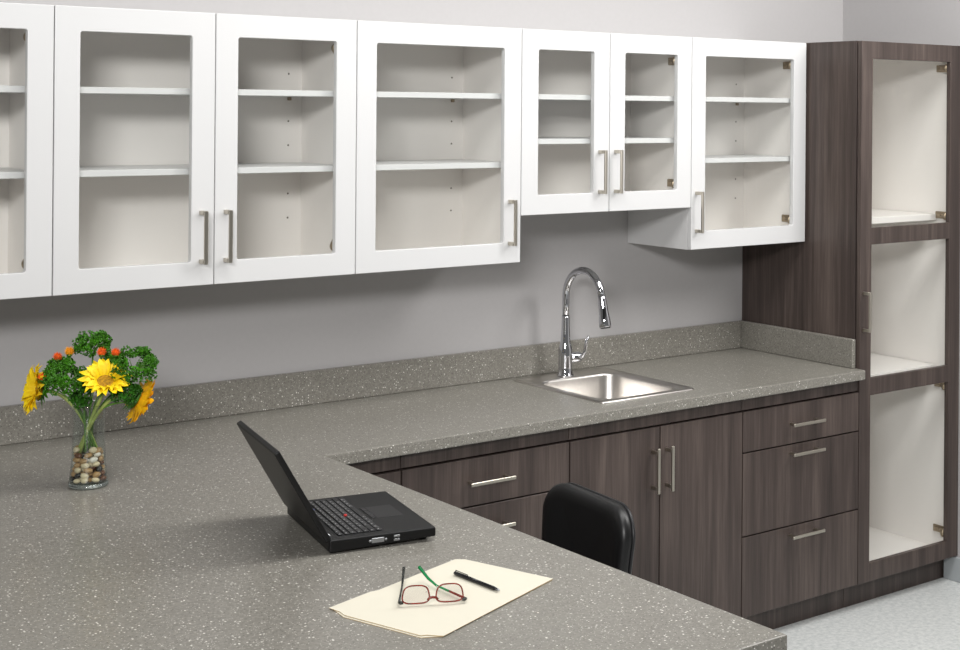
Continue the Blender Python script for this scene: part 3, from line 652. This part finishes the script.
def parsley(label, u, h, d, rx, rz, n, seed, foot, mouth, m=None):
    g = random.Random(seed); head = V(u, h, d); m = m or LEAF
    rx *= 1.14; rz *= 1.12; foot = foot.copy(); foot.x = VX + (foot.x - VX) * 1.6; foot.y = VY + (foot.y - VY) * 1.6
    t = thing('parsley_sprig', label, 'plant', tuple(foot), 0, 'curly parsley in the vase')
    stem(t, foot, mouth, head - UPV * rz * 0.5, None, 0.0024, STEMG)
    b = newbm()
    for k in range(7):        # branching stalks inside the head
        a = g.uniform(0, 2 * PI); p = head + Vector((math.cos(a) * rx * 0.6, math.sin(a) * rx * 0.6, rz * g.uniform(0, 0.5)))
        tube(b, [head - UPV * rz * 0.6, (head - UPV * rz * 0.2).lerp(p, 0.5), p], [0.0016, 0.0012, 0.0008], 5)
    obj('stalks', b, STEMG, t)
    b = newbm(); tufts = []
    for k in range(max(10, n // 8)):
        a = g.uniform(0, 2 * PI); e = math.asin(g.uniform(-0.45, 1.0)); rr_ = g.uniform(0.70, 0.86)
        tufts.append(Vector((math.cos(a) * math.cos(e) * rx * rr_, math.sin(a) * math.cos(e) * rx * rr_, math.sin(e) * rz * rr_)))
    for k in range(n * 3):
        tp = g.choice(tufts); q_ = Vector((g.gauss(0, 1), g.gauss(0, 1), g.gauss(0, 1))).normalized()
        rad_ = 0.0115 * g.uniform(0.75, 1.1); p = head + tp + q_ * rad_
        out = (q_ + tp.normalized() * 0.4 + Vector((g.uniform(-.4, .4), g.uniform(-.4, .4), g.uniform(-.2, .5)))).normalized()
        sd = out.orthogonal().normalized(); sd = Matrix.Rotation(g.uniform(0, 6.28), 3, out) @ sd; t2 = out.cross(sd); s_ = g.uniform(0.0022, 0.0040)
        c0 = b.verts.new(p - out * s_ * 0.7); ring = []
        for j in range(6):
            aa = 2 * PI * j / 6; ring.append(b.verts.new(p + (sd * math.cos(aa) + t2 * math.sin(aa)) * s_ + out * (0.0018 * (1 if j % 2 else -0.6))))
        for j in range(6): b.faces.new((c0, ring[j], ring[(j + 1) % 6]))
    obj('foliage', b, m, t, recalc=False)
    return t
parsley('tallest curly parsley sprig, rising at the top of the bouquet', 0.002, 0.350, -0.02, 0.044, 0.042, 330, 1, V(-0.004, 0.085, -0.006), V(0.0, 0.20, -0.01))
parsley('round curly parsley head left of the middle sunflower', -0.056, 0.268, 0.020, 0.058, 0.046, 480, 2, V(0.016, 0.085, 0.004), V(-0.022, 0.20, 0.01))
parsley('large curly parsley head at the right side of the bouquet', 0.112, 0.298, -0.005, 0.058, 0.052, 480, 3, V(-0.010, 0.085, -0.004), V(0.020, 0.20, -0.004))
parsley('small curly parsley tuft at the upper left behind the orange blossoms', -0.078, 0.296, -0.02, 0.032, 0.022, 160, 4, V(0.010, 0.085, -0.010), V(-0.016, 0.20, -0.010))
parsley('small curly parsley tuft just below the middle sunflower', -0.008, 0.228, 0.02, 0.028, 0.030, 170, 5, V(0.0, 0.09, 0.012), V(-0.006, 0.19, 0.018), LEAFD)
parsley('dark green leafy tuft around the drooping sunflower', 0.098, 0.236, 0.016, 0.034, 0.036, 220, 6, V(-0.018, 0.085, 0.0), V(0.018, 0.19, 0.012), LEAFD)
parsley('small curly parsley tuft between the two right orange blossoms', 0.056, 0.308, -0.02, 0.030, 0.024, 150, 7, V(-0.004, 0.085, -0.014), V(0.012, 0.20, -0.014))
def blossom(label, u, h, d, r, m, seed, foot, mouth):
    g = random.Random(seed); head = V(u, h, d)
    t = thing('orange_blossom', label, 'flower', tuple(foot), 0, 'round orange blossoms in the vase')
    stem(t, foot, mouth, head - UPV * r * 0.7, None, 0.0017, STEMG)
    b = newbm()
    for k in range(110):
        ph = math.acos(1 - 1.85 * (k + 0.5) / 110); a = k * 2.39996; n_ = Vector((math.sin(ph) * math.cos(a), math.sin(ph) * math.sin(a), math.cos(ph)))
        s_ = n_.orthogonal().normalized(); q_ = n_.cross(s_); w_ = r * 0.11
        base_ = head + n_ * r * 0.45; tipp = head + (n_ + Vector((g.uniform(-.12, .12), g.uniform(-.12, .12), 0.12))) * r * g.uniform(0.9, 1.08)
        vs = [b.verts.new(base_ + s_ * w_), b.verts.new(base_ + q_ * w_), b.verts.new(base_ - s_ * w_), b.verts.new(base_ - q_ * w_)]; tv = b.verts.new(tipp)
        for j in range(4): b.faces.new((vs[j], vs[(j + 1) % 4], tv))
    s2 = newbm(); bmesh.ops.create_icosphere(s2, subdivisions=2, radius=r * 0.62); merge(b, s2, Matrix.Translation(head)); obj('flower_head', b, m, t)
    b = newbm(); lathe(b, [(0, -r * 1.05), (r * 0.28, -r * 1.0), (r * 0.5, -r * 0.75), (r * 0.55, -r * 0.5), (0, -r * 0.4)], tuple(head), 14); obj('calyx', b, LEAFD, t)
blossom('leftmost upper round orange-red blossom above the parsley', -0.081, 0.326, 0.0, 0.0125, ORANGE, 1, V(0.012, 0.085, -0.004), V(-0.014, 0.20, -0.006))
blossom('round amber-yellow blossom left of the tallest parsley sprig', -0.044, 0.343, 0.02, 0.0135, AMBER, 2, V(0.006, 0.085, 0.008), V(-0.010, 0.20, 0.008))
blossom('round orange blossom just above the middle sunflower', 0.037, 0.342, 0.02, 0.0130, ORANGE, 3, V(-0.006, 0.085, 0.008), V(0.006, 0.20, 0.010))
blossom('rightmost round red-orange blossom near the large parsley head', 0.070, 0.340, 0.012, 0.0125, ORANGE, 4, V(-0.012, 0.085, 0.002), V(0.012, 0.20, 0.004))
blossom('low round orange blossom beside the left sideways sunflower', -0.103, 0.282, 0.045, 0.0120, ORANGE, 5, V(0.016, 0.085, 0.008), V(-0.018, 0.20, 0.012))

for o in bpy.data.objects:
    if '_w' in o: del o['_w']
